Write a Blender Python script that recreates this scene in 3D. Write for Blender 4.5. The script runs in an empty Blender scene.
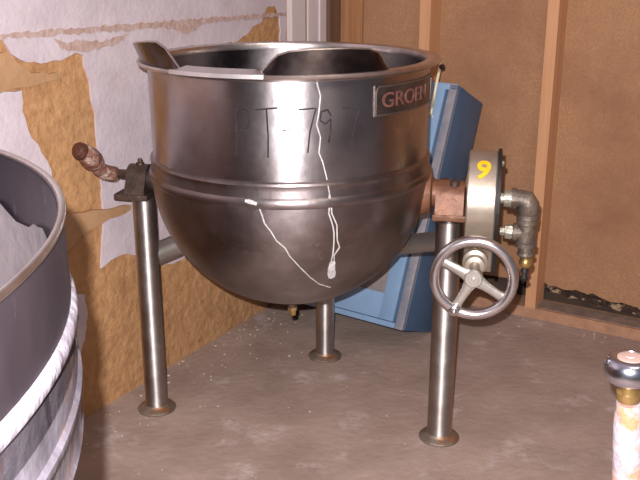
import bpy, bmesh, math, random
from mathutils import Vector, Matrix
from mathutils.geometry import tessellate_polygon
random.seed(7)
PI = math.pi
D2R = math.radians
scene = bpy.context.scene
COL = scene.collection

# ------------------------------------------------------------------ camera
TH = D2R(17.46)
cam_data = bpy.data.cameras.new('camera')
cam_data.sensor_fit = 'HORIZONTAL'
cam_data.sensor_width = 36.0
cam_data.lens = 36.0 * 860.0 / 640.0
cam_data.shift_x = 0.0023
cam_data.clip_start = 0.02
cam = bpy.data.objects.new('camera', cam_data)
COL.objects.link(cam)
cam.location = (0, 0, 1.2)
cam.rotation_euler = (PI / 2 - TH, 0, 0)
scene.camera = cam

# ------------------------------------------------------------------ world, flash and added overhead fill
world = bpy.data.worlds.new('world')
scene.world = world
world.use_nodes = True
wb = world.node_tree.nodes['Background']
wb.inputs[0].default_value = (0.80, 0.84, 1.0, 1)
wb.inputs[1].default_value = 0.15

def area(name, loc, target, size, power, color):
    ld = bpy.data.lights.new(name, 'AREA')
    ld.shape = 'DISK'; ld.size = size; ld.energy = power; ld.color = color
    o = bpy.data.objects.new(name, ld); COL.objects.link(o)
    o.location = loc
    o.rotation_euler = (Vector(target) - Vector(loc)).to_track_quat('-Z', 'Y').to_euler()
    return o
area('camera_flash', (-0.026, 0.0, 1.252), (0.0, 2.3, 0.55), 0.014, 70, (1.0, 0.96, 0.98))
area('added_overhead_fill', (0.6, 0.6, 2.4), (0.0, 2.4, 0.3), 0.9, 13, (1.0, 0.88, 0.76))  # unseen fill added overhead to even out the flash falloff

vs = scene.view_settings
vs.view_transform = 'Standard'; vs.look = 'None'; vs.gamma = 1.0; vs.exposure = 0.0
vs.use_curve_mapping = False

# ------------------------------------------------------------------ materials
AROT = 0.25
def srgb(r, g, b):
    def c(v):
        v /= 255.0
        return v / 12.92 if v <= 0.04045 else ((v + 0.055) / 1.055) ** 2.4
    return (c(r), c(g), c(b), 1.0)

def mat(name, c1, c2=None, scale=8.0, metallic=0.0, rough=0.6, bump=0.0, bscale=None, detail=6.0, lo=0.35, hi=0.65,
        c3=None, c3scale=3.0, c3lo=0.55, c3hi=0.65, stretch=(1, 1, 1), aniso=0.0, rvar=0.0, coord='Object', bdist=0.01):
    m = bpy.data.materials.new(name); m.use_nodes = True
    nt = m.node_tree; N = nt.nodes; L = nt.links
    bsdf = N['Principled BSDF']
    bsdf.inputs['Metallic'].default_value = metallic
    bsdf.inputs['Roughness'].default_value = rough
    tc = N.new('ShaderNodeTexCoord'); mp = N.new('ShaderNodeMapping')
    mp.inputs['Scale'].default_value = stretch
    L.new(tc.outputs[coord], mp.inputs[0])
    if c2 is None: c2 = c1
    nz = N.new('ShaderNodeTexNoise'); nz.inputs['Scale'].default_value = scale; nz.inputs['Detail'].default_value = detail
    nz.inputs['Roughness'].default_value = 0.62
    L.new(mp.outputs[0], nz.inputs[0])
    rp = N.new('ShaderNodeValToRGB')
    rp.color_ramp.elements[0].position = lo; rp.color_ramp.elements[0].color = c1
    rp.color_ramp.elements[1].position = hi; rp.color_ramp.elements[1].color = c2
    L.new(nz.outputs[0], rp.inputs[0])
    out = rp.outputs[0]
    if c3 is not None:
        n3 = N.new('ShaderNodeTexNoise'); n3.inputs['Scale'].default_value = c3scale; n3.inputs['Detail'].default_value = 8
        n3.inputs['Roughness'].default_value = 0.7
        L.new(mp.outputs[0], n3.inputs[0])
        r3 = N.new('ShaderNodeValToRGB')
        r3.color_ramp.elements[0].position = c3lo; r3.color_ramp.elements[1].position = c3hi
        L.new(n3.outputs[0], r3.inputs[0])
        mx = N.new('ShaderNodeMix'); mx.data_type = 'RGBA'
        L.new(r3.outputs[0], mx.inputs[0]); L.new(out, mx.inputs[6]); mx.inputs[7].default_value = c3
        out = mx.outputs[2]
    L.new(out, bsdf.inputs['Base Color'])
    if rvar > 0:
        mr = N.new('ShaderNodeMapRange'); mr.inputs[3].default_value = max(0.03, rough - rvar); mr.inputs[4].default_value = rough + rvar
        mr.inputs[1].default_value = 0.3; mr.inputs[2].default_value = 0.7
        L.new(nz.outputs[0], mr.inputs[0]); L.new(mr.outputs[0], bsdf.inputs['Roughness'])
    if bump > 0:
        nb = N.new('ShaderNodeTexNoise'); nb.inputs['Scale'].default_value = bscale or scale * 3; nb.inputs['Detail'].default_value = 6
        L.new(mp.outputs[0], nb.inputs[0])
        bp = N.new('ShaderNodeBump'); bp.inputs['Strength'].default_value = bump; bp.inputs['Distance'].default_value = bdist
        L.new(nb.outputs[0], bp.inputs['Height']); L.new(bp.outputs[0], bsdf.inputs['Normal'])
    if aniso > 0:
        bsdf.inputs['Anisotropic'].default_value = aniso
        tg = N.new('ShaderNodeTangent'); tg.direction_type = 'RADIAL'; tg.axis = 'Z'
        bsdf.inputs['Anisotropic Rotation'].default_value = AROT
        L.new(tg.outputs[0], bsdf.inputs['Tangent'])
    return m

M = {}
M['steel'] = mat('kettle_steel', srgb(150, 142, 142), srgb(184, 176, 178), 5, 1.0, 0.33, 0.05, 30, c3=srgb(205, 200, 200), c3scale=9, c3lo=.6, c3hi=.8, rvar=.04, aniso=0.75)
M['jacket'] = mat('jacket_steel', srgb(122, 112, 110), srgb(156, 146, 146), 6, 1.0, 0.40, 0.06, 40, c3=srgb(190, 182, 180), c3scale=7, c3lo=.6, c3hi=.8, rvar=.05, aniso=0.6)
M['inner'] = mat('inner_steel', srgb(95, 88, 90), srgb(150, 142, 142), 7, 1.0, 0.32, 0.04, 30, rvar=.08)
M['lip'] = mat('lip_darkened_steel', srgb(70, 62, 64), srgb(98, 88, 86), 12, 1.0, 0.24, 0.03, 30, rvar=.05)  # wings darkened: the dim room they mirror is put into the steel colour
M['lip_trough_lit'] = mat('lip_trough_lit_steel', srgb(176, 168, 168), srgb(204, 198, 198), 12, 0.8, 0.42, 0.03, 30)  # same sheet made lighter: the trough's brighter sheen is in the colour
M['rimsteel'] = mat('rim_steel', srgb(170, 160, 155), srgb(205, 198, 194), 12, 1.0, 0.3, 0.03, 40)
M['leg'] = mat('leg_steel', srgb(176, 168, 164), srgb(206, 200, 196), 14, 1.0, 0.54, 0.04, 50, rvar=.06, aniso=0.85)
M['braces'] = mat('brace_steel', srgb(140, 132, 126), srgb(160, 152, 146), 10, .8, .45)
M['foot'] = mat('foot_steel', srgb(150, 138, 126), srgb(122, 100, 84), 25, 0.6, 0.5, 0.2, 60, c3=srgb(160, 108, 70), c3scale=20, c3lo=.58, c3hi=.6)
M['darkiron'] = mat('dark_bracket_iron', srgb(62, 50, 46), srgb(98, 76, 66), 18, 0.5, 0.5, 0.3, 50)
M['copper'] = mat('rusty_bracket', srgb(104, 68, 52), srgb(136, 92, 66), 20, 0.3, 0.5, 0.25, 60, c3=srgb(104, 66, 48), c3scale=12)
M['gear'] = mat('gear_case_steel', srgb(168, 156, 142), srgb(196, 184, 168), 12, 0.75, 0.38, 0.05, 60)
M['black'] = mat('black_iron', srgb(28, 25, 26), srgb(44, 38, 36), 14, 0.2, 0.6, 0.2, 60)
M['yellow'] = mat('yellow_paint', srgb(244, 190, 20), srgb(226, 166, 18), 30, 0, 0.5)
M['galv'] = mat('galvanised_fitting', srgb(150, 146, 134), srgb(186, 180, 166), 30, 0.6, 0.42, 0.3, 80, c3=srgb(112, 92, 70), c3scale=18)
M['elbow'] = mat('weathered_elbow', srgb(92, 82, 76), srgb(124, 110, 98), 28, 0.5, 0.5, 0.35, 80, c3=srgb(150, 112, 70), c3scale=22)
M['brass'] = mat('brass', srgb(186, 150, 88), srgb(206, 176, 118), 26, 0.85, 0.34, 0.15, 60)
M['lever'] = mat('pale_lever_metal', srgb(232, 220, 180), srgb(240, 230, 200), 20, 0.4, 0.35)
M['wheel'] = mat('handwheel_metal', srgb(188, 182, 186), srgb(214, 208, 208), 14, 0.95, 0.25, 0.05, 50)
M['spoke'] = mat('spoke_metal', srgb(176, 172, 166), srgb(204, 198, 190), 18, 0.8, 0.38, 0.08, 50)
M['corrode'] = mat('corroded_fitting', srgb(138, 94, 78), srgb(96, 58, 46), 50, 0.25, 0.6, 0.8, 90, c3=srgb(200, 176, 162), c3scale=40, c3lo=.49, c3hi=.64)
M['corrode_dark'] = mat('corroded_dark_fitting', srgb(74, 40, 30), srgb(110, 66, 50), 36, 0.25, 0.6, 0.6, 90)
M['plate'] = mat('name_plate_metal', srgb(74, 66, 64), srgb(100, 90, 86), 18, 0.85, 0.36, 0.06, 60)
M['platerim'] = mat('name_plate_edge', srgb(112, 104, 100), srgb(134, 126, 120), 18, 0.9, 0.4)
M['red'] = mat('faded_red_paint', srgb(112, 70, 60), srgb(84, 54, 48), 40, 0.1, 0.5)
M['marker'] = mat('marker_ink', srgb(22, 18, 22), srgb(46, 40, 44), 24, 0.0, 0.9)
M['drip'] = mat('dried_white_drip', srgb(204, 200, 198), srgb(166, 160, 160), 50, 0, 0.7, 0.3, 90)
M['blue'] = mat('blue_paint', srgb(78, 108, 142), srgb(92, 122, 156), 4, 0.1, 0.42, 0.05, 40, c3=srgb(128, 150, 178), c3scale=16, c3lo=.64, c3hi=.72)
M['blue_shaded'] = mat('cabinet_shell_shaded_blue', srgb(60, 88, 118), srgb(72, 102, 134), 5, 0.1, 0.45, 0.08, 40, c3=srgb(150, 110, 82), c3scale=9, c3lo=.7, c3hi=.74)  # front's blue made darker: shade of the side facing painted in, with rust chips
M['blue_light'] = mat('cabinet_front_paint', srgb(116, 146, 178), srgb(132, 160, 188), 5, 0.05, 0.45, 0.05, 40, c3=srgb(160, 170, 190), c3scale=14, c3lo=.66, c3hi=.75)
M['worn'] = mat('worn_grey_edge', srgb(122, 124, 136), srgb(150, 146, 150), 22, 0.2, 0.5, 0.1, 60)
M['cabgrey'] = mat('grey_panel', srgb(118, 112, 112), srgb(146, 136, 130), 16, 0.2, 0.5, 0.1, 40)
M['white_paint'] = mat('white_plaster_paint', srgb(188, 175, 180), srgb(202, 190, 195), 9, 0, 0.8, 0.25, 60, c3=srgb(184, 164, 160), c3scale=6, c3lo=.58, c3hi=.72, coord='Object')
M['tan'] = mat('tan_bare_wallboard', srgb(168, 124, 82), srgb(186, 142, 98), 40, 0, 0.85, 0.5, 34, c3=srgb(150, 108, 68), c3scale=7, c3lo=.54, c3hi=.75, bdist=.02)
M['tongue'] = mat('torn_tan_paper', srgb(164, 128, 92), srgb(176, 138, 102), 12, 0, 0.8, 0.3, 40)
M['seam'] = mat('pinkish_torn_seam', srgb(188, 166, 160), srgb(170, 140, 126), 34, 0, 0.8, 0.5, 60)
M['trim'] = mat('white_trim_paint', srgb(206, 192, 192), srgb(220, 208, 206), 6, 0, 0.6, 0.05, 40, stretch=(1, 1, .1))
M['trimbrown'] = mat('brown_trim_gap', srgb(150, 112, 92), srgb(170, 130, 108), 8, 0, 0.7, stretch=(1, 1, .1))
M['board'] = mat('brown_fibreboard', srgb(156, 114, 82), srgb(172, 130, 96), 130, 0, 0.9, 0.25, 160, c3=srgb(140, 100, 72), c3scale=2.2, c3lo=.45, c3hi=.7)
M['plywood'] = mat('plywood_grain', srgb(150, 102, 66), srgb(176, 126, 84), 30, 0, 0.8, 0.1, 40, stretch=(1.5, 1.5, .06))
M['stud'] = mat('pine_stud', srgb(190, 138, 98), srgb(204, 152, 112), 22, 0, 0.75, 0.1, 50, stretch=(2, 2, .08))
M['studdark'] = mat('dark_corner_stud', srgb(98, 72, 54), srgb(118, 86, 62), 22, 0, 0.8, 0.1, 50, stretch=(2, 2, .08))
M['plate_wood'] = mat('sill_wood', srgb(160, 118, 92), srgb(178, 136, 106), 20, 0, 0.8, 0.15, 50, c3=srgb(150, 112, 92), c3scale=8, c3lo=.6)
M['sill_dust'] = mat('dusty_sill_top', srgb(120, 100, 88), srgb(146, 124, 110), 20, 0, 0.9, 0.2, 50)
M['mold'] = mat('black_mould', srgb(34, 22, 18), srgb(66, 44, 32), 40, 0, 0.9, 0.5, 70, c3=srgb(160, 136, 108), c3scale=34, c3lo=.53, c3hi=.58)
M['sheath'] = mat('dark_sheathing', srgb(60, 46, 38), srgb(78, 60, 48), 9, 0, 0.9)
M['floor'] = mat('stained_concrete', srgb(150, 129, 118), srgb(170, 148, 136), 4.5, 0, 0.75, 0.3, 40, detail=10, c3=srgb(196, 182, 178), c3scale=6.5, c3lo=.56, c3hi=.74, rvar=.12)
M['bigsteel'] = mat('dark_kettle_steel', srgb(62, 54, 62), srgb(88, 78, 84), 4, 0.8, 0.42, 0.08, 30, c3=srgb(150, 140, 148), c3scale=26, c3lo=.62, c3hi=.72, rvar=.08, stretch=(1, 1, .45))
M['bigjacket'] = mat('peeling_jacket_paint', srgb(120, 114, 122), srgb(74, 70, 78), 12, 0.3, 0.5, 0.3, 40, c3=srgb(112, 76, 60), c3scale=7, c3lo=.46, c3hi=.62, stretch=(1, 1, 1))
M['bigledge'] = mat('white_ledge_paint', srgb(150, 146, 156), srgb(116, 108, 116), 24, 0.2, 0.5, 0.4, 50, c3=srgb(150, 120, 110), c3scale=16, c3lo=.62, c3hi=.7)
M['residue'] = mat('grey_residue', srgb(92, 84, 88), srgb(116, 106, 108), 9, 0.1, 0.7, 0.2, 40)
M['chrome'] = mat('cap_chrome', srgb(176, 180, 200), srgb(206, 208, 220), 8, 1.0, 0.24, 0.03, 30)
M['capdisc'] = mat('cap_top_paint', srgb(206, 176, 162), srgb(190, 160, 152), 20, 0.2, 0.5)
M['post'] = mat('white_rusty_post', srgb(206, 200, 210), srgb(184, 174, 184), 26, 0.1, 0.6, 0.5, 60, c3=srgb(216, 152, 112), c3scale=11, c3lo=.5, c3hi=.62)
M['grit'] = mat('pale_grit', srgb(206, 192, 178), srgb(170, 150, 132), 30, 0, 0.8)

# ------------------------------------------------------------------ mesh helpers
def finish(name, bm, m, parent=None, smooth=True, angle=38):
    bmesh.ops.remove_doubles(bm, verts=bm.verts, dist=1e-6)
    bmesh.ops.recalc_face_normals(bm, faces=bm.faces)
    if smooth:
        for f in bm.faces: f.smooth = True
        for e in bm.edges:
            if len(e.link_faces) == 2 and e.calc_face_angle(0) > D2R(angle): e.smooth = False
    me = bpy.data.meshes.new(name); bm.to_mesh(me); bm.free()
    o = bpy.data.objects.new(name, me); COL.objects.link(o)
    if m is not None: me.materials.append(M[m] if isinstance(m, str) else m)
    if parent is not None: o.parent = parent
    return o

def box(bm, c, s, rot=None, bevel=0.0):
    r = bmesh.ops.create_cube(bm, size=1.0)
    vs_ = r['verts']
    bmesh.ops.scale(bm, vec=s, verts=vs_)
    if bevel > 0:
        es = list({e for v in vs_ for e in v.link_edges})
        rb = bmesh.ops.bevel(bm, geom=es, offset=bevel, segments=2, affect='EDGES', profile=.6)
        vs_ = list({v for f in rb['faces'] for v in f.verts} | {v for v in vs_ if v.is_valid})
    if rot is not None: bmesh.ops.rotate(bm, matrix=rot, verts=vs_)
    bmesh.ops.translate(bm, vec=c, verts=vs_)
    return vs_

def tube(bm, pts, radii, n=24, caps=True):
    pts = [Vector(p) for p in pts]
    if not isinstance(radii, (list, tuple)): radii = [radii] * len(pts)
    rings = []; prev = None
    for i, p in enumerate(pts):
        if i == 0: t = pts[1] - p
        elif i == len(pts) - 1: t = p - pts[i - 1]
        else: t = (pts[i + 1] - p).normalized() + (p - pts[i - 1]).normalized()
        if t.length < 1e-9: t = pts[-1] - pts[0]
        t.normalize()
        if prev is None:
            a = Vector((0, 0, 1)) if abs(t.z) < .9 else Vector((1, 0, 0))
            u = t.cross(a).normalized()
        else:
            u = (prev - t * prev.dot(t)).normalized()
        prev = u; w = t.cross(u)
        rings.append([bm.verts.new(p + (u * math.cos(2 * PI * k / n) + w * math.sin(2 * PI * k / n)) * radii[i]) for k in range(n)])
    for a, b in zip(rings, rings[1:]):
        for k in range(n):
            bm.faces.new((a[k], a[(k + 1) % n], b[(k + 1) % n], b[k]))
    if caps:
        bm.faces.new(rings[0][::-1]); bm.faces.new(rings[-1])

def steps(bm, p0, d, prof, n=28):
    """turned piece: prof = [(distance along d, radius)]"""
    p0 = Vector(p0); d = Vector(d).normalized()
    a = Vector((0, 0, 1)) if abs(d.z) < .9 else Vector((1, 0, 0))
    u = d.cross(a).normalized(); w = d.cross(u)
    rings = []
    for s, r in prof:
        if r < 1e-5: rings.append([bm.verts.new(p0 + d * s)])
        else: rings.append([bm.verts.new(p0 + d * s + (u * math.cos(2 * PI * k / n) + w * math.sin(2 * PI * k / n)) * r) for k in range(n)])
    for A, B in zip(rings, rings[1:]):
        for k in range(n):
            k2 = (k + 1) % n
            if len(A) == 1 and len(B) == 1: continue
            if len(A) == 1: bm.faces.new((A[0], B[k2], B[k]))
            elif len(B) == 1: bm.faces.new((A[k], A[k2], B[0]))
            else: bm.faces.new((A[k], A[k2], B[k2], B[k]))
    if len(rings[0]) > 1: bm.faces.new(rings[0][::-1])
    if len(rings[-1]) > 1: bm.faces.new(rings[-1])

def lathe(bm, prof, n=128, closed=False):
    rings = []
    for r, z in prof:
        if r < 1e-5: rings.append([bm.verts.new((0, 0, z))])
        else: rings.append([bm.verts.new((r * math.cos(2 * PI * k / n), r * math.sin(2 * PI * k / n), z)) for k in range(n)])
    prs = list(zip(rings, rings[1:]))
    if closed: prs.append((rings[-1], rings[0]))
    for A, B in prs:
        for k in range(n):
            k2 = (k + 1) % n
            if len(A) == 1: bm.faces.new((A[0], B[k2], B[k]))
            elif len(B) == 1: bm.faces.new((A[k], A[k2], B[0]))
            else: bm.faces.new((A[k], A[k2], B[k2], B[k]))

def prism(bm, outline, axis_fn, t0, t1):
    """outline: list of 2D points; axis_fn(a,b,t) -> 3D"""
    A = [bm.verts.new(axis_fn(a, b, t0)) for a, b in outline]
    B = [bm.verts.new(axis_fn(a, b, t1)) for a, b in outline]
    n = len(outline)
    for k in range(n):
        bm.faces.new((A[k], A[(k + 1) % n], B[(k + 1) % n], B[k]))
    bm.faces.new(A[::-1]); bm.faces.new(B)

def tess_prism(bm, outline, fn, t0, t1):
    tris = tessellate_polygon([[Vector((a, b, 0)) for a, b in outline]])
    A = [bm.verts.new(fn(a, b, t0)) for a, b in outline]
    B = [bm.verts.new(fn(a, b, t1)) for a, b in outline]
    n = len(outline)
    for k in range(n): bm.faces.new((A[k], A[(k + 1) % n], B[(k + 1) % n], B[k]))
    for i, j, k in tris:
        for V in (A, B):
            try: bm.faces.new((V[i], V[j], V[k]))
            except ValueError: pass

def ragged(poly, step=0.03, amp=0.006, seed=1, keep=()):
    rnd = random.Random(seed); out = []
    n = len(poly)
    for i in range(n):
        a = Vector(poly[i]); b = Vector(poly[(i + 1) % n])
        L_ = (b - a).length; k = max(1, int(L_ / step))
        if i in keep: out.append(tuple(a)); continue
        nn = Vector((-(b - a).y, (b - a).x)).normalized()
        for j in range(k):
            p = a.lerp(b, j / k)
            if j: p = p + nn * rnd.uniform(-amp, amp) + (b - a).normalized() * rnd.uniform(-step * .25, step * .25)
            out.append((p.x, p.y))
    return out

def text_mesh(body, size, extrude=0.0, weight=0.0):
    cu = bpy.data.curves.new('lettering', 'FONT'); cu.body = body; cu.size = size
    cu.align_x = 'CENTER'; cu.align_y = 'CENTER'; cu.extrude = extrude; cu.offset = weight; cu.resolution_u = 6
    o = bpy.data.objects.new('lettering_source', cu); COL.objects.link(o)
    dg = bpy.context.evaluated_depsgraph_get()
    me = bpy.data.meshes.new_from_object(o.evaluated_get(dg))
    bm = bmesh.new(); bm.from_mesh(me)
    bpy.data.objects.remove(o); bpy.data.curves.remove(cu); bpy.data.meshes.remove(me)
    bmesh.ops.triangulate(bm, faces=bm.faces)
    for _ in range(4):
        bmesh.ops.subdivide_edges(bm, edges=[e for e in bm.edges if e.calc_length() > size * .10], cuts=1, use_grid_fill=False)
        bmesh.ops.triangulate(bm, faces=bm.faces)
    bmesh.ops.triangulate(bm, faces=bm.faces)
    return bm

def empty(name, loc=(0, 0, 0), rot=(0, 0, 0), label=None, cat=None, group=None):
    o = bpy.data.objects.new(name, None); COL.objects.link(o)
    o.empty_display_size = .1
    o.location = loc; o.rotation_euler = rot
    if label: o['label'] = label
    if cat: o['category'] = cat
    if group: o['group'] = group
    return o

def tag(o, label, cat, group=None):
    o['label'] = label; o['category'] = cat
    if group: o['group'] = group
    return o

def structure(o):
    o['kind'] = 'structure'; return o

# ------------------------------------------------------------------ room shell
CX, CY = 0.0154, 3.351                       # the corner of the room
AL = D2R(60.89)                              # left wall direction (towards the corner)
AR = D2R(-32.19)                             # right wall direction (away from the corner)
dl = Vector((math.cos(AL), math.sin(AL), 0)); nl = Vector((math.sin(AL), -math.cos(AL), 0))     # nl points into the room
dr = Vector((math.cos(AR), math.sin(AR), 0)); nr = Vector((math.sin(AR), -math.cos(AR), 0))
C0 = Vector((CX, CY, 0))
HC = 2.5
def LW(s, z, d=0.0):  return C0 - dl * s + nl * d + Vector((0, 0, z))
def RW(s, z, d=0.0):  return C0 + dr * s + nr * d + Vector((0, 0, z))

bm = bmesh.new()
fl = [LW(4.6, 0, -.3), C0 + dl * .35 - nr * .3, RW(4.6, 0, -.3), RW(4.6, 0, 4.5)]
A = [bm.verts.new(p) for p in fl]; B = [bm.verts.new(p + Vector((0, 0, -.1))) for p in fl]
bm.faces.new(A); bm.faces.new(B[::-1])
for k in range(4): bm.faces.new((A[k], B[k], B[(k + 1) % 4], A[(k + 1) % 4]))
structure(finish('floor', bm, 'floor', smooth=False))
bm = bmesh.new()
A = [bm.verts.new(p + Vector((0, 0, HC))) for p in fl]; B = [bm.verts.new(p + Vector((0, 0, HC + .1))) for p in fl]
bm.faces.new(A[::-1]); bm.faces.new(B)
for k in range(4): bm.faces.new((A[k], A[(k + 1) % 4], B[(k + 1) % 4], B[k]))
structure(finish('ceiling', bm, 'white_paint', smooth=False))

# left wall: bare tan wallboard with plaster and paint left on it in sheets
bm = bmesh.new()
prism(bm, [(-.0, 0), (4.6, 0), (4.6, HC), (-.0, HC)], lambda a, b, t: LW(a, b, t), 0.0, -.1)
wl = structure(finish('wall_left', bm, 'tan', smooth=False))
def wall_patch(name, poly, m, d1, d0=-.002, step=.02, amp=.006, seed=3, keep=()):
    bm = bmesh.new()
    tess_prism(bm, ragged(poly, step, amp, seed, keep), lambda a, b, t: LW(a, b, t), d0, d1)
    o = finish(name, bm, m, wl, smooth=False)
    return structure(o)
A1 = [(3.2, 2.49), (3.2, 1.05), (1.53, 1.053), (1.505, 1.012), (1.463, .990), (1.401, .984), (1.335, .990), (1.30, 1.0), (1.274, .99),
      (1.258, .90), (1.247, .842), (1.247, .74), (1.246, .574), (1.262, .47), (1.271, .414), (1.19, .43), (1.126, .41), (1.05, .36), (.97, .335), (.90, .34), (.86, .42), (.84, .98),
      (.60, .975), (.53, .995), (.49, 1.02), (.435, 1.03), (.405, 1.075), (.345, 1.085), (.315, 1.04), (.31, .80), (.275, .80), (.275, 2.49)]
wall_patch('paint_patch', A1, 'white_paint', .006, amp=.005, seed=5, keep=(0, 31))
wall_patch('paint_patch', [(2.3, .932), (1.56, .930), (1.493, .928), (1.497, .88), (1.485, .833), (1.45, .77), (1.424, .721), (1.43, .55), (2.3, .5)], 'white_paint', .012, seed=8)
wall_patch('paint_patch', [(1.372, .372), (1.34, .36), (1.335, .31), (1.350, .25), (1.375, .19), (1.385, .24), (1.368, .30)], 'white_paint', .004, amp=.004, step=.015, seed=11)
wall_patch('torn_paper', [(1.40, .60), (1.345, .592), (1.25, .578), (1.145, .566), (1.15, .553), (1.257, .545), (1.346, .528), (1.41, .50)], 'tongue', .016, amp=.003, seed=12)
wall_patch('torn_paper', [(1.60, 1.01), (1.53, 1.02), (1.46, .965), (1.36, .955), (1.37, .94), (1.50, .935), (1.60, .92)], 'tongue', .012, amp=.003, seed=14)
wall_patch('torn_seam', [(2.4, 1.062), (1.5, 1.060), (.9, 1.060), (.28, 1.058), (.28, 1.046), (.75, 1.046), (.84, 1.018), (.95, 1.045), (1.24, 1.044), (1.5, 1.05), (2.4, 1.05)], 'seam', .009, amp=.004, step=.012, seed=15)
wall_patch('torn_seam', [(1.37, 1.038), (1.33, 1.024), (1.27, 1.030), (1.20, 1.020), (1.10, 1.034), (1.12, 1.018), (1.22, 1.000), (1.30, 1.004), (1.35, 1.010)], 'seam', .0085, amp=.005, step=.012, seed=16)
bm = bmesh.new(); prism(bm, [(.168, 0), (.262, 0), (.262, 2.49), (.168, 2.49)], lambda a, b, t: LW(a, b, t), -.002, .022)
structure(finish('trim_1', bm, 'trim', smooth=False))
bm = bmesh.new(); prism(bm, [(.138, 0), (.168, 0), (.168, 2.49), (.138, 2.49)], lambda a, b, t: LW(a, b, t), -.002, .010)
structure(finish('trim_2', bm, 'trimbrown', smooth=False))
bm = bmesh.new()
prism(bm, [(.004, 0), (.138, 0), (.138, 2.49), (.004, 2.49)], lambda a, b, t: LW(a, b, t), -.002, .018)
prism(bm, [(.05, 0), (.062, 0), (.062, 2.49), (.05, 2.49)], lambda a, b, t: LW(a, b, t), .0175, .024)
structure(finish('trim_3', bm, 'trim', smooth=False))

# right wall: fibreboard set behind open pine studs on a sill
bm = bmesh.new()
low = [(-.10, .075), (.3, .08), (.86, .105)]
pl = [(.90, .112), (.915, .10), (.94, .104), (.97, .096), (1.0, .10), (1.02, .088), (1.05, .092), (1.075, .104), (1.10, .094), (1.14, .084), (1.18, .088), (1.22, .074), (1.27, .08), (1.4, .07), (4.6, .07)]
tess_prism(bm, low + pl + [(4.6, HC), (-.10, HC)], lambda a, b, t: RW(a, b, t), -.09, -.102)
wr = structure(finish('wall_right', bm, 'board', smooth=False))
bm = bmesh.new(); prism(bm, [(-.10, 0), (4.6, 0), (4.6, HC), (-.10, HC)], lambda a, b, t: RW(a, b, t), -.112, -.16)
structure(finish('sheathing', bm, 'sheath', wr, smooth=False))
bm = bmesh.new(); prism(bm, [(0.034, .038), (.128, .038), (.128, HC), (.034, HC)], lambda a, b, t: RW(a, b, t), -.0905, -.078)
structure(finish('plywood_strip', bm, 'plywood', wr, smooth=False))
def stud(s0, s1, m='stud'):
    bm = bmesh.new(); prism(bm, [(s0, .038), (s1, .038), (s1, HC), (s0, HC)], lambda a, b, t: RW(a, b, t), 0.0, -.0905)
    structure(finish('stud', bm, m, wr, smooth=False))
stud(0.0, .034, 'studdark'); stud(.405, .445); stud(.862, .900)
for k in range(7): stud(1.34 + .43 * k, 1.378 + .43 * k)
bm = bmesh.new(); prism(bm, [(0.0, 0), (4.6, 0), (4.6, .038), (0.0, .038)], lambda a, b, t: RW(a, b, t), 0.0, -.11)
structure(finish('sill_plate', bm, 'plate_wood', wr, smooth=False))
bm = bmesh.new(); prism(bm, [(0.9, .0375), (1.34, .0375), (1.34, .041), (0.9, .041)], lambda a, b, t: RW(a, b, t), -.012, -.088)
structure(finish('dust_layer', bm, 'sill_dust', wr, smooth=False))
bm = bmesh.new()
rnd = random.Random(4)
top = [(.905 + i * .018, .104 + rnd.uniform(-.008, .012) - .03 * i / 19) for i in range(20)]
bot = [(.905 + i * .018, .082 + rnd.uniform(-.006, .006) - .028 * i / 19) for i in range(20)][::-1]
tess_prism(bm, top + bot, lambda a, b, t: RW(a, b, t), -.083, -.10)
structure(finish('mould_stain', bm, 'mold', wr, smooth=False))

# ------------------------------------------------------------------ the tilting kettle
KR = empty('tilting_steam_kettle', (-.0695, 2.1287, 0), (0, 0, D2R(-11.51)),
           'large stainless steel tilting kettle hung between tubular legs, with pouring lip and handwheel', 'steam kettle')
OFF = 11.51
ZS = .725; RJ = .347; RB = .340; ZR = .994
def kr(z):
    if z >= .768: return RB
    if z >= ZS: return RJ
    return math.sqrt(max(1e-6, RJ ** 2 - (z - ZS) ** 2))
def kp(az, z, off=0.0):
    """point on the kettle's skin; az in degrees as seen from the front of the room"""
    a = D2R(az + OFF)
    if z >= ZS: n = Vector((math.sin(a), -math.cos(a), 0)); return n * (kr(z) + off) + Vector((0, 0, z))
    r = kr(z); v = Vector((r * math.sin(a), -r * math.cos(a), z - ZS))
    return v * ((RJ + off) / RJ) + Vector((0, 0, ZS))

def arc(r, z0, a0, a1, n):  # sphere profile, angles from the bottom
    return [(r * math.sin(D2R(a0 + (a1 - a0) * i / n)), z0 - r * math.cos(D2R(a0 + (a1 - a0) * i / n))) for i in range(n + 1)]
# bowl: outer wall down into the jacket, inner hemisphere
prof = [(RB, .755), (RB, .985), (RB - .002, ZR), (.330, ZR), (.328, .985), (.328, .75)]
inner = arc(.328, .75, 90, 0, 22)[1:]
bm = bmesh.new(); lathe(bm, prof[:4] + [(.330, .97)])
lathe(bm, [(.330, .97), (.330, .745), (RB, .745), (RB, .755)])
bowl = finish('bowl', bm, 'steel', KR)
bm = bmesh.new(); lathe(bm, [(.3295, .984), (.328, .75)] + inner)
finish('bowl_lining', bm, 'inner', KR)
prof = arc(RJ, ZS, 0, 86, 40) + [(RJ, ZS - .012), (RJ + .004, ZS - .008), (RJ + .0055, ZS), (RJ + .004, ZS + .008), (RJ, ZS + .012), (RJ - .001, .752),
        (RJ - .001, .760), (RJ + .001, .764), (RJ - .001, .769), (RB - .001, .773), (RB - .004, .773), (RB - .004, ZS)] + arc(RB - .004, ZS, 90, 0, 30)[1:]
bm = bmesh.new(); lathe(bm, prof)
finish('jacket', bm, 'jacket', KR)
bm = bmesh.new()
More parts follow.
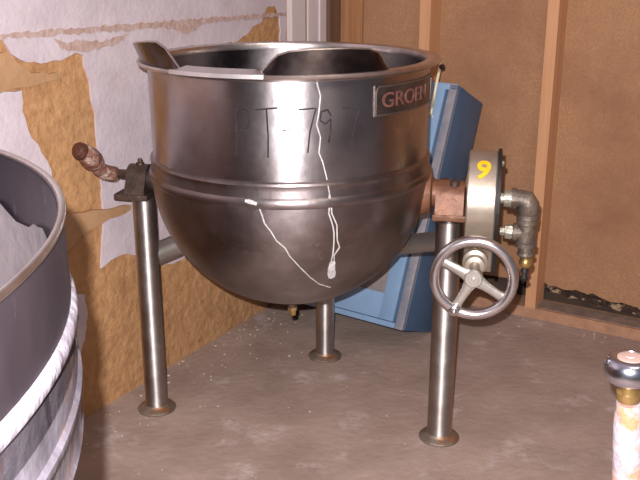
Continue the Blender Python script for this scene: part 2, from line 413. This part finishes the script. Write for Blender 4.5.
lathe(bm, [(.3405, ZR - .008), (.356, ZR - .005), (.3635, ZR - .001), (.365, ZR + .003), (.362, ZR + .007), (.345, ZR + .008), (.331, ZR + .006), (.3285, ZR), (.329, ZR - .010), (.3395, ZR - .010)], closed=True)
finish('rim', bm, 'rimsteel', KR)

# butterfly pouring lip: raised wings either side of a low trough
def lip_h(az):
    pts = [(-104, .0), (-101, .024), (-92, .030), (-76, .041), (-66, .049), (-56, .056), (-51, .057), (-47, .046), (-43.5, .024), (-41, .006), (-38, .001), (-22, .0), (-9, .003), (-6.5, .014), (-4.5, .028), (-2, .040), (2, .047), (10, .050), (24, .050), (32, .046), (36, .038), (38.5, .024), (40, .0)]
    for (a0, h0), (a1, h1) in zip(pts, pts[1:]):
        if a0 <= az <= a1: return h0 + (h1 - h0) * (az - a0) / (a1 - a0)
    return 0
def lip_r(az, f):  # outward lean
    out = .016 if az < -60 else (.016 - .034 * min(1, (az + 60) / 30) if az < -30 else -.018)
    return .354 + out * f
bm = bmesh.new()
outer, innr = [], []
azs = [-104 + 1.0 * i for i in range(145)]
for az in azs:
    hgt = lip_h(az); a = D2R(az + OFF)
    col_o, col_i = [], []
    for j in range(5):
        f = j / 4; r = lip_r(az, f); z = ZR + .004 + hgt * f
        col_o.append(bm.verts.new((r * math.sin(a), -r * math.cos(a), z)))
        col_i.append(bm.verts.new(((r - .004) * math.sin(a), -(r - .004) * math.cos(a), z)))
    outer.append(col_o); innr.append(col_i)
for i in range(len(azs) - 1):
    for j in range(4):
        bm.faces.new((outer[i][j], outer[i + 1][j], outer[i + 1][j + 1], outer[i][j + 1]))
        bm.faces.new((innr[i][j], innr[i][j + 1], innr[i + 1][j + 1], innr[i + 1][j]))
    bm.faces.new((outer[i][4], outer[i + 1][4], innr[i + 1][4], innr[i][4]))
    bm.faces.new((outer[i][0], innr[i][0], innr[i + 1][0], outer[i + 1][0]))
lip = finish('pouring_lip', bm, 'lip', KR)
bm = bmesh.new()
azs = [-43 + .5 * i for i in range(74)]
cols = []
for az in azs:
    a = D2R(az + OFF); e = min(1, min(az + 43, -6.5 - az) / 4)
    sec = [(.366, ZR + .000), (.364, ZR + .0085), (.350, ZR + .0085 + .003 * e), (.336, ZR + .0085 + .008 * e), (.331, ZR + .007 + .007 * e), (.345, ZR + .004)]
    cols.append([bm.verts.new((r * math.sin(a), -r * math.cos(a), z)) for r, z in sec])
for c0, c1 in zip(cols, cols[1:]):
    for j in range(6): bm.faces.new((c0[j], c1[j], c1[(j + 1) % 6], c0[(j + 1) % 6]))
bm.faces.new(cols[0]); bm.faces.new(cols[-1][::-1])
finish('lip_trough', bm, 'lip_trough_lit', lip)['label'] = 'steel trough with its bright sheen put into the colour'
# bead along the wing tops
bm = bmesh.new()
pts = []
for i in range(289):
    az = -104 + .5 * i; a = D2R(az + OFF); r = lip_r(az, 1) - .002
    pts.append((r * math.sin(a), -r * math.cos(a), ZR + .005 + lip_h(az)))
tube(bm, pts, .0024, 8)
finish('lip_edge', bm, 'rimsteel', lip)

# name plate
def strip_on_kettle(bm, az0, az1, z0, z1, off, th, n=24, nz=1):
    cols = []
    for i in range(n + 1):
        az = az0 + (az1 - az0) * i / n
        cols.append([bm.verts.new(kp(az, z0, off)), bm.verts.new(kp(az, z0, off + th)), bm.verts.new(kp(az, z1, off + th)), bm.verts.new(kp(az, z1, off))])
    for c0, c1 in zip(cols, cols[1:]):
        for j in range(4): bm.faces.new((c0[j], c1[j], c1[(j + 1) % 4], c0[(j + 1) % 4]))
    bm.faces.new(cols[0]); bm.faces.new(cols[-1][::-1])
bm = bmesh.new(); strip_on_kettle(bm, 33.8, 78, .902, .968, -.001, .0045)
npl = finish('name_plate', bm, 'plate', KR)
bm = bmesh.new()
fr = [(34.2, .905), (34.2, .950), (34.6, .960), (35.6, .966)] + [(35.6 + k * 2, .966) for k in range(1, 21)] + [(77.6, .958), (77.6, .905)] + [(77.6 - k * 2, .904) for k in range(1, 22)]
tube(bm, [kp(a, z, .0035) for a, z in fr] + [kp(34.2, .905, .0035)], .0022, 8)
finish('plate_edge', bm, 'platerim', npl)
bm = text_mesh('GROEN', .046, .0012, .0003)
xs = [v.co.x for v in bm.verts]; x0, x1 = min(xs), max(xs)
for v in bm.verts:
    az = 37.0 + (v.co.x - x0) / (x1 - x0) * 30.0
    v.co = kp(az, .934 + v.co.y, .0042 + v.co.z)
finish('lettering', bm, 'red', npl, smooth=False)['label'] = 'faded red raised word on the plate'

# ribbons on the skin: handwriting and dried drips
def ribbon(bm, pts, w, off=.0012, sub=6):
    P = []
    for (a0, b0), (a1, b1) in zip(pts, pts[1:]):
        for k in range(sub): P.append((a0 + (a1 - a0) * k / sub, b0 + (b1 - b0) * k / sub))
    P.append(pts[-1])
    W = w if isinstance(w, (list, tuple)) else [w] * len(P)
    if len(W) != len(P): W = [W[int(i * (len(W) - 1) / (len(P) - 1) + .5)] for i in range(len(P))]
    L_, R_ = [], []
    pos = [kp(a, z, off) for a, z in P]
    for i, p in enumerate(pos):
        t = (pos[min(i + 1, len(pos) - 1)] - pos[max(i - 1, 0)]).normalized()
        n = (p - Vector((0, 0, p.z if P[i][1] >= ZS else ZS))).normalized()
        s = t.cross(n).normalized() * W[i] * .5
        L_.append((bm.verts.new(p + s), bm.verts.new(p + s - n * .002)))
        R_.append((bm.verts.new(p - s), bm.verts.new(p - s - n * .002)))
    for i in range(len(pos) - 1):
        bm.faces.new((L_[i][0], L_[i + 1][0], R_[i + 1][0], R_[i][0]))
        bm.faces.new((L_[i][0], L_[i][1], L_[i + 1][1], L_[i + 1][0]))
        bm.faces.new((R_[i][0], R_[i + 1][0], R_[i + 1][1], R_[i][1]))
strokes = [[(-17.8, .925), (-17.6, .88), (-18.0, .826)], [(-17.8, .922), (-15.5, .932), (-13.2, .924), (-12.4, .905), (-13.6, .888), (-17.4, .880)],
           [(-10.5, .927), (-6, .930), (-2.4, .932)], [(-6.4, .928), (-6.0, .87), (-6.2, .826)],
           [(-1.0, .885), (2.2, .886)],
           [(4.8, .928), (11.0, .930), (8.8, .88), (8.0, .836)],
           [(16.6, .912), (15.2, .926), (12.9, .922), (12.5, .904), (14.4, .896), (16.4, .906), (16.4, .88), (15.6, .856)],
           [(21.0, .927), (28.0, .930), (25.6, .892), (24.6, .855)]]
for st in strokes:
    bm = bmesh.new(); ribbon(bm, st, .0034, .0006)
    finish('handwriting_stroke', bm, 'marker', bowl, smooth=False)
bm = bmesh.new()
dp = [(11.3, .984), (12.6, .955), (12.0, .92), (11.2, .895), (12.6, .868), (12.0, .835), (13.4, .814), (14.6, .785), (15.0, .775)]
ribbon(bm, dp, .0026, .0012)
finish('dried_drip', bm, 'drip', bowl, smooth=False)
dj = [(15.2, .758), (15.8, .735)]
bm = bmesh.new()
ribbon(bm, [(15.0, .764), (15.6, .744), (16.2, .722), (16.4, .702), (18.6, .672), (18.8, .655), (19.2, .635), (20.6, .615), (18.8, .595), (19.4, .575)], .0026, .0066 - .0050)
ribbon(bm, [(15.4, .744), (15.6, .722), (15.3, .702), (17.0, .672), (17.6, .655), (17.9, .635), (18.2, .60), (18.0, .575)], .0028, .0016)
ribbon(bm, [(18.9, .58), (18.7, .57), (18.9, .555), (19.6, .541), (20.2, .530), (20.4, .526)], [.008, .014, .017, .019, .016, .008], .0016)
finish('dried_drip', bm, 'drip', KR, smooth=False)
bm = bmesh.new()
ribbon(bm, [(-14.4, .733), (-12.4, .731), (-10.2, .727)], [.006, .009, .007], .007)
ribbon(bm, [(-10.2, .727), (-8.6, .70), (-7.9, .682), (-5.6, .662), (-3.8, .640), (-.7, .622), (1.0, .60), (5.3, .567), (10.0, .535), (15.0, .510), (22.0, .492)], [.0028, .0028, .0024, .0024, .0024, .0022, .002, .0016, .0014], .0016)
finish('dried_drip', bm, 'drip', KR, smooth=False)

# the bowl hangs on its trunnions very slightly tipped to the front
TILT = Matrix.Translation((0, 0, .675)) @ Matrix.Rotation(D2R(1.0), 4, 'X') @ Matrix.Translation((0, 0, -.675))
for ch in list(KR.children): ch.matrix_local = TILT

# legs and feet
def leg(x, y, ztop, r, m='leg'):
    bm = bmesh.new(); steps(bm, (0, 0, .008), (0, 0, 1), [(0, r), (ztop - .008, r)], 40)
    l = finish('leg', bm, m, KR); l.location = (x, y, 0)
    bm = bmesh.new(); steps(bm, (0, 0, 0), (0, 0, 1), [(0, .053), (.004, .054), (.0075, .051), (.010, .040), (.013, r + .003), (.018, r + .0005)], 40)
    f = finish('foot', bm, 'foot', l); f['label'] = 'rust stained round foot flange'
    return l
leg(-.4015, 0, .626, .0315); leg(.4015, 0, .606, .0325); leg(0.0035, .437, .62, .0295)
def brace(p0, p1, r=.030):
    bm = bmesh.new(); tube(bm, [p0, p1], r, 28); finish('brace', bm, 'braces', KR)
brace((-.39, .02, .458), (.0, .42, .585)); brace((.39, .02, .548), (.01, .42, .36), .026)

# trunnion supports
ax3 = lambda a, b, t: Vector((t, a, b))
def bearing(x0, x1, zb, zc, r, m, px0, px1, pname='bearing_block'):
    bm = bmesh.new()
    ol = [(-.052, zb), (.052, zb), (.046, zb + .018)] + [(r * math.cos(D2R(a)), zc + r * math.sin(D2R(a))) for a in range(0, 181, 12)] + [(-.046, zb + .018)]
    prism(bm, ol, ax3, x0, x1)
    b = finish(pname, bm, m, KR, angle=30)
    bm = bmesh.new(); box(bm, ((px0 + px1) / 2, 0, zb - .010), (px1 - px0, .095, .016), bevel=.003)
    finish('bearing_plate', bm, m, b)
    return b
bl = bearing(-.434, -.380, .643, .678, .036, 'darkiron', -.466, -.374)
bm = bmesh.new(); steps(bm, (-.406, 0, .708), (0, 0, 1), [(0, .011), (.010, .011), (.011, .006), (.020, .006), (.022, 0)], 12); finish('grease_fitting', bm, 'darkiron', bl)
br = bearing(.368, .436, .634, .668, .040, 'copper', .362, .442)
bm = bmesh.new()
steps(bm, (.412, -.02, .700), (0, 0, 1), [(0, .012), (.012, .012), (.014, .006), (.02, 0)], 12)
finish('bearing_bolt', bm, 'darkiron', br)
bm = bmesh.new()
steps(bm, (.386, .02, .695), (0, 0, 1), [(0, .010), (.012, .010), (.014, .005), (.018, 0)], 12); finish('bearing_bolt', bm, 'darkiron', br)
bm = bmesh.new(); steps(bm, (-.325, 0, .675), (-1, 0, 0), [(0, .052), (.022, .050), (.026, .030), (.09, .030)], 32); finish('trunnion', bm, 'darkiron', KR)
bm = bmesh.new(); steps(bm, (.325, 0, .675), (1, 0, 0), [(0, .058), (.030, .050), (.034, .034), (.10, .034)], 32); finish('trunnion', bm, 'copper', KR)

# gear case
gz = .668; gr = .117
th0 = [(gr * math.cos(D2R(a)), gz + gr * math.sin(D2R(a))) for a in range(112, 226, 6)]
ol = [(.055, gz + .085), (.03, gz + .108)] + [(-p[0] if False else p[0], p[1]) for p in [(gr * math.cos(D2R(a)), gz + gr * math.sin(D2R(a))) for a in range(84, 212, 2)]] + [(-.085, .585), (-.060, .520), (-.035, .490), (.030, .490), (.055, .53)]
bm = bmesh.new(); prism(bm, ol, ax3, .443, .512)
es = [e for e in bm.edges if all(abs(f.normal.x) < .5 for f in e.link_faces) is False]
gc = finish('gear_case', bm, 'gear', KR, angle=24)
bev = gc.modifiers.new('bevel', 'BEVEL'); bev.width = .004; bev.segments = 2; bev.limit_method = 'ANGLE'; bev.angle_limit = D2R(50)
cen = Vector((-.02, .64))
ol2 = [(cen.x + (a - cen.x) * 1.05, cen.y + (b - cen.y) * 1.035) for a, b in ol]
bm = bmesh.new(); prism(bm, ol2, ax3, .5115, .520)
finish('cover_plate', bm, 'black', gc, angle=24)
bm = bmesh.new(); steps(bm, (.519, -.045, .765), (1, 0, 0), [(0, .007), (.006, .007), (.007, 0)], 6); finish('cover_bolt', bm, 'galv', gc)
bm = text_mesh('9', .072, .0012, .0014)
ca, sa = math.cos(D2R(-8)), math.sin(D2R(-8))
for v in bm.verts:
    x, y = v.co.x * ca - v.co.y * sa, v.co.x * sa + v.co.y * ca
    ang = D2R(180 - 47) + 0
    s = y / gr
    a = D2R(133) - s        # angle in the y-z plane measured from +y
    rr = gr + .0016 + v.co.z
    v.co = Vector((.478 + x * .95, rr * math.cos(a), gz + rr * math.sin(a)))
finish('painted_number', bm, 'yellow', gc, smooth=False)['label'] = 'yellow painted number nine'
# worm shaft and handwheel
HX, HY, HZ = .4715, -.215, .536
bm = bmesh.new(); steps(bm, (HX, -.03, HZ), (0, -1, 0), [(0, .030), (.075, .030), (.078, .022), (.10, .022), (.102, .012), (.175, .012)], 28); finish('worm_shaft', bm, 'gear', KR)
bm = bmesh.new()
n1, n2 = 64, 16
RWh, rW = .0875, .0120
ring = []
for i in range(n1):
    a = 2 * PI * i / n1
    ring.append([bm.verts.new(((RWh + rW * math.cos(2 * PI * j / n2)) * math.cos(a), rW * 1.05 * math.sin(2 * PI * j / n2), (RWh + rW * math.cos(2 * PI * j / n2)) * math.sin(a))) for j in range(n2)])
for i in range(n1):
    for j in range(n2): bm.faces.new((ring[i][j], ring[i][(j + 1) % n2], ring[(i + 1) % n1][(j + 1) % n2], ring[(i + 1) % n1][j]))
hw = finish('handwheel', bm, 'wheel', KR); hw.location = (HX, HY, HZ)
bm = bmesh.new(); steps(bm, (0, .022, 0), (0, -1, 0), [(0, .020), (.022, .021), (.028, .021), (.031, .018), (.031, .012), (.029, .011), (.029, .006), (.033, .005), (.034, 0)], 32); finish('hub', bm, 'spoke', hw)
for deg in (154, 243, 327):
    a = D2R(deg); u = Vector((math.cos(a), 0, math.sin(a))); w = Vector((-math.sin(a), 0, math.cos(a))); yv = Vector((0, 1, 0))
    bm = bmesh.new(); rings = []
    for f in (0, .25, .5, .75, 1):
        r = .015 + (.084 - .015) * f; hwid = .0125 - .003 * f + .003 * (2 * f - 1) ** 4; th = .006 - .001 * f; yo = .004 * f
        rings.append([bm.verts.new(u * r + w * (hwid * math.cos(t)) + yv * (yo + th * math.sin(t))) for t in [2 * PI * k / 12 for k in range(12)]])
    for A_, B_ in zip(rings, rings[1:]):
        for k in range(12): bm.faces.new((A_[k], A_[(k + 1) % 12], B_[(k + 1) % 12], B_[k]))
    bm.faces.new(rings[0]); bm.faces.new(rings[-1][::-1])
    finish('spoke', bm, 'spoke', hw, angle=60)
a = D2R(243)
bm = bmesh.new(); kx, kz = RWh * math.cos(a), RWh * math.sin(a)
steps(bm, (kx, .004, kz), (0, -1, 0), [(0, .014), (.014, .014), (.017, .011), (.018, .007), (.024, .007), (.027, .004), (.028, 0)], 20); finish('wheel_knob', bm, 'wheel', hw)

# steam pipe fittings on the right
px_ = .583
bm = bmesh.new(); steps(bm, (.519, 0, .670), (1, 0, 0), [(0, .013), (.012, .013), (.012, .021), (.036, .021), (.036, .015), (.045, .015)], 24); finish('pipe_nipple', bm, 'galv', KR)
bm = bmesh.new()
tube(bm, [(.548, 0, .671), (.570, 0, .671), (.5815, 0, .667), (.588, 0, .655), (.589, 0, .640), (.589, 0, .628)], [.022, .022, .027, .028, .025, .023], 24)
steps(bm, (.548, 0, .671), (1, 0, 0), [(0, .026), (.012, .026), (.012, .02)], 24); steps(bm, (.589, 0, .634), (0, 0, -1), [(0, .026), (.012, .026), (.014, .018)], 24)
finish('pipe_elbow', bm, 'elbow', KR)
bm = bmesh.new()
steps(bm, (.589, 0, .625), (0, 0, -1), [(0, .017), (.004, .017), (.004, .025), (.016, .025), (.018, .021), (.060, .021), (.062, .025), (.074, .025), (.076, .018)], 24)
steps(bm, (.589, 0, .587), (-1, 0, 0), [(0, .018), (.022, .018), (.022, .022), (.032, .022), (.033, .015)], 24)
finish('pipe_tee', bm, 'elbow', KR)
bm = bmesh.new(); steps(bm, (.558, 0, .587), (-1, 0, 0), [(0, .016), (.004, .016), (.004, .019), (.020, .018), (.021, .011), (.032, .010)], 6); finish('pipe_plug', bm, 'galv', KR)
bm = bmesh.new(); steps(bm, (.591, 0, .550), (0, 0, -1), [(0, .016), (.012, .017), (.013, .020), (.020, .021), (.024, .016), (.028, .012)], 20); finish('union_nut', bm, 'elbow', KR)
bm = bmesh.new(); steps(bm, (.593, 0, .524), (0, 0, -1), [(0, .009), (.004, .013), (.012, .0165), (.020, .0155), (.027, .010), (.030, .006)], 20); finish('relief_valve', bm, 'brass', KR)
bm = bmesh.new()
steps(bm, (.592, 0, .495), (0, 0, -1), [(0, .006), (.006, .010), (.012, .010), (.014, .006), (.022, .007), (.026, .011), (.032, .009), (.038, .0)], 14)
finish('valve_stem', bm, 'black', KR)
# corroded fitting on the left
bm = bmesh.new(); steps(bm, (-.435, 0, .684), (-1, 0, .02), [(0, .016), (.006, .018), (.012, .013), (.045, .012)], 20); finish('pipe_nipple', bm, 'darkiron', KR)
bm = bmesh.new(); tube(bm, [(-.468, 0, .683), (-.475, 0, .683), (-.488, -.003, .684), (-.500, -.014, .690), (-.506, -.032, .702), (-.508, -.046, .716)], [.013, .020, .021, .021, .020, .015], 20); finish('pipe_elbow', bm, 'corrode', KR)
bm = bmesh.new(); tube(bm, [(-.507, -.042, .712), (-.508, -.048, .720), (-.510, -.058, .729), (-.513, -.072, .743), (-.517, -.086, .756), (-.519, -.091, .760)], [.015, .024, .028, .028, .024, .018], 20); finish('pipe_union', bm, 'corrode', KR)
bm = bmesh.new(); tube(bm, [(-.517, -.087, .757), (-.520, -.092, .760), (-.524, -.102, .764), (-.528, -.110, .767), (-.530, -.113, .768)], [.016, .022, .023, .018, .009], 16); finish('pipe_cap', bm, 'corrode_dark', KR)
# drain
bm = bmesh.new()
steps(bm, (0.004, -.02, .376), (0, 0, -1), [(0, .018), (.014, .018), (.016, .010), (.024, .010)], 20)
dv = finish('drain_stub', bm, 'darkiron', KR)
bm = bmesh.new(); steps(bm, (0.004, -.02, .352), (.1, 0, -1), [(0, .012), (.009, .013), (.011, .009), (.022, .008), (.024, 0)], 6); finish('drain_nut', bm, 'brass', dv)

# ------------------------------------------------------------------ big dark kettle at the left
BK = empty('large_steam_kettle', (-.72, .52, 0), (0, 0, 0), 'big dark open kettle with peeling white jacket ledge, cut off at the left', 'steam kettle')
BRi = .549; BZ = 1.02
bm = bmesh.new()
lathe(bm, [(BRi - .016, .90), (BRi - .012, BZ - .03), (BRi - .012, .905), (BRi - .03, .90)][:2] + [(BRi - .012, .86)], 96) if False else None
lathe(bm, [(BRi - .0135, .90), (BRi - .0135, BZ - .004), (BRi - .018, BZ - .004), (BRi - .0205, .90)], 160, closed=True)
finish('kettle_wall', bm, 'bigsteel', BK)
bm = bmesh.new(); n = 10
lathe(bm, [(BRi - .0145 + .0032 * math.cos(2 * PI * k / n), BZ - .0032 + .0032 * math.sin(2 * PI * k / n)) for k in range(n)], 160, closed=True)
finish('rim', bm, 'rimsteel', BK)
bm = bmesh.new(); lathe(bm, [(BRi - .0185, BZ - .006), (BRi - .0235, .95), (BRi - .0235, .87)] + arc(BRi - .0235, .87, 90, 60, 8)[1:], 128); finish('kettle_lining', bm, 'bigsteel', BK)
bm = bmesh.new()
nn_ = 160; rings = []
rnd = random.Random(9)
wob = [.006 * math.sin(5 * 2 * PI * k / nn_ + 1) + .005 * math.sin(17 * 2 * PI * k / nn_) + rnd.uniform(-.004, .004) for k in range(nn_)]
for j, z in enumerate([.968, .90, .87]):
    rings.append([bm.verts.new(((BRi - .0260) * math.cos(2 * PI * k / nn_), (BRi - .0260) * math.sin(2 * PI * k / nn_), z + (wob[k] if j == 0 else 0))) for k in range(nn_)])
for r_, z_ in arc(BRi - .0260, .87, 90, 0, 14)[1:-1]:
    rings.append([bm.verts.new((r_ * math.cos(2 * PI * k / nn_), r_ * math.sin(2 * PI * k / nn_), z_)) for k in range(nn_)])
for A_, B_ in zip(rings, rings[1:]):
    for k in range(nn_): bm.faces.new((A_[k], A_[(k + 1) % nn_], B_[(k + 1) % nn_], B_[k]))
bm.faces.new(rings[-1])
finish('dried_residue', bm, 'residue', BK)
bm = bmesh.new()
lathe(bm, [(BRi - .019, .944), (BRi - .0135, .944), (BRi - .0105, .941), (BRi - .009, .937), (BRi - .009, .931), (BRi - .011, .928), (BRi - .019, .928)], 160, closed=True)
finish('jacket_ledge', bm, 'bigledge', BK)
bm = bmesh.new()
lathe(bm, [(BRi - .0135, .930), (BRi - .0135, .880), (BRi - .010, .876), (BRi - .010, .870), (BRi - .013, .866), (BRi - .0145, .836), (BRi - .0125, .832), (BRi - .0145, .824), (BRi - .02, .820), (BRi - .024, .820), (BRi - .019, .930)], 160, closed=True)
finish('jacket_band', bm, 'bigjacket', BK)
bm = bmesh.new(); lathe(bm, [(BRi - .0205, .90)] + arc(BRi - .0205, .87, 90, 0, 28), 128)
finish('jacket', bm, 'bigsteel', BK)
for a in (100, 220, 340):
    x, y = .40 * math.cos(D2R(a)), .40 * math.sin(D2R(a))
    bm = bmesh.new(); steps(bm, (x, y, 0), (0, 0, 1), [(0, .06), (.012, .06), (.02, .035), (.50, .035)], 28); finish('leg', bm, 'leg', BK)

# ------------------------------------------------------------------ blue cabinet leaning on the studs
lean = D2R(22.0)
W, DP, H = .52, .235, .815
sR, d0 = .641, .318
up = (-nr * math.sin(lean) + Vector((0, 0, 1)) * math.cos(lean))
out = (nr * math.cos(lean) + Vector((0, 0, 1)) * math.sin(lean))
rollR = Matrix.Rotation(D2R(-1.6), 3, -out)
xr, upr = rollR @ dr, rollR @ up
if upr.dot(dr) < 0:
    rollR = Matrix.Rotation(D2R(1.6), 3, -out); xr, upr = rollR @ dr, rollR @ up
org = RW(sR, 0.001, d0)
mw = Matrix(((xr.x, -out.x, upr.x, org.x), (xr.y, -out.y, upr.y, org.y), (xr.z, -out.z, upr.z, org.z), (0, 0, 0, 1)))
CB = empty('blue_metal_cabinet', label='blue painted metal cabinet leaning back on the wall studs behind the kettle', cat='cabinet')
CB.matrix_world = mw      # local: x along width (0 at right edge, -W at left), -y out of the front, z up
bm = bmesh.new(); box(bm, (-W / 2, -DP / 2 + .006, H / 2), (W, DP - .012, H), bevel=.004)
finish('cabinet_shell', bm, 'blue_shaded', CB)
def yb(bm, x0, x1, z0, z1, y0, y1, bev=.002): box(bm, ((x0 + x1) / 2, (y0 + y1) / 2, (z0 + z1) / 2), (x1 - x0, abs(y1 - y0), z1 - z0), bevel=bev)
bm = bmesh.new(); yb(bm, -.030, -.002, .0, H, -DP - .004, -DP + .014); yb(bm, -W + .002, -W + .030, .0, H, -DP - .004, -DP + .014)
finish('edge_strip', bm, 'worn', CB)['label'] = 'worn grey edge strips'
bm = bmesh.new()
yb(bm, -.092, -.040, .02, H - .02, -DP - .008, -DP + .014); yb(bm, -W + .040, -W + .092, .02, H - .02, -DP - .008, -DP + .014)
yb(bm, -W + .09, -.090, .02, .105, -DP - .0075, -DP + .014); yb(bm, -W + .09, -.090, H - .10, H - .02, -DP - .0075, -DP + .014)
yb(bm, -W + .09, -.090, .42, .48, -DP - .0075, -DP + .014)
dr_ = finish('door_frame', bm, 'blue_light', CB)
bm = bmesh.new(); yb(bm, -W + .032, -.002, H - .020, H + .001, -DP - .004, -DP + .013); finish('rail', bm, 'blue_light', CB)
bm = bmesh.new(); yb(bm, -W + .032, -.032, .0, .018, -DP - .004, -DP + .013)
finish('rail', bm, 'blue_light', CB)
bm = bmesh.new(); yb(bm, -W + .085, -.085, .10, .43, -DP - .001, -DP + .012); finish('inset_panel', bm, 'cabgrey', CB)['label'] = 'dull grey inset panel'
bm = bmesh.new(); yb(bm, -W + .085, -.085, .47, H - .09, -DP - .001, -DP + .012); finish('inset_panel', bm, 'cabgrey', CB)['label'] = 'dull grey inset panel'
bm = bmesh.new()
tube(bm, [(-.066, -DP - .004, .700), (-.066, -DP - .020, .706), (-.067, -DP - .022, .74), (-.070, -DP - .022, .872), (-.070, -DP - .018, .876)], .0050, 12)
lv = finish('lever_handle', bm, 'lever', CB); lv['label'] = 'slim pale brass lever'
bm = bmesh.new(); steps(bm, (-.070, -DP - .022, .862), (1, 0, 0), [(0, .008), (.012, .009), (.018, .0)], 12); finish('lever_knob', bm, 'darkiron', lv)

# ------------------------------------------------------------------ chrome capped pipe at the right edge
PP = empty('capped_standpipe', (.535, 1.2, 0), (0, 0, 0), 'white rust-stained standpipe with chrome cap at the lower right edge', 'standpipe')
tp = Vector((-.054, 0, .568)); 
bm = bmesh.new(); steps(bm, (0, 0, 0), tp, [(0, .045), (.010, .045), (.012, .026), (.52, .0225), (.545, .020), (.560, .018)], 28); finish('pipe_body', bm, 'post', PP)
bm = bmesh.new(); steps(bm, tp, (-.05, 0, 1), [(-.006, .017), (.008, .0185), (.012, .014), (.020, .014), (.024, .018), (.032, .018)], 24); finish('neck_collar', bm, 'brass', PP)
bm = bmesh.new(); steps(bm, tp + Vector((-.002, 0, .024)), (-.04, 0, 1), [(0, .016), (.003, .030), (.010, .0365), (.021, .039), (.032, .0375), (.040, .033), (.043, .028), (.043, .022), (.041, .021), (.041, 0)], 48); finish('cap', bm, 'chrome', PP)
bm = bmesh.new(); steps(bm, tp + Vector((-.004, 0, .064)), (-.04, 0, 1), [(0, .0195), (.0035, .0195), (.0045, .016), (.0045, .008), (.006, .007), (.006, 0)], 32); finish('cap_disc', bm, 'capdisc', PP)

# ------------------------------------------------------------------ grit on the floor
bm = bmesh.new(); rnd = random.Random(21)
def chip(x, y, r):
    v = bmesh.ops.create_icosphere(bm, subdivisions=1, radius=r)['verts']
    for q in v: q.co = Vector((q.co.x * rnd.uniform(.7, 1.5), q.co.y * rnd.uniform(.7, 1.3), q.co.z * .6))
    bmesh.ops.translate(bm, vec=(x, y, r * .35), verts=v)
for i in range(110):
    s = rnd.uniform(.1, 1.6); d = rnd.expovariate(9) + .012
    p = LW(s, 0, d); chip(p.x, p.y, rnd.uniform(.0012, .0045))
for i in range(36):
    chip(rnd.uniform(-.5, 1.0), rnd.uniform(1.7, 2.6), rnd.uniform(.0010, .0028))
for i in range(70):
    s = rnd.uniform(.1, 1.3); p = RW(s, 0, rnd.expovariate(12) + .012); chip(p.x, p.y, rnd.uniform(.0012, .004))
g = finish('floor_grit', bm, 'grit', smooth=False); g['kind'] = 'stuff'
tag(g, 'pale crumbs of plaster and grit scattered over the concrete floor', 'grit')
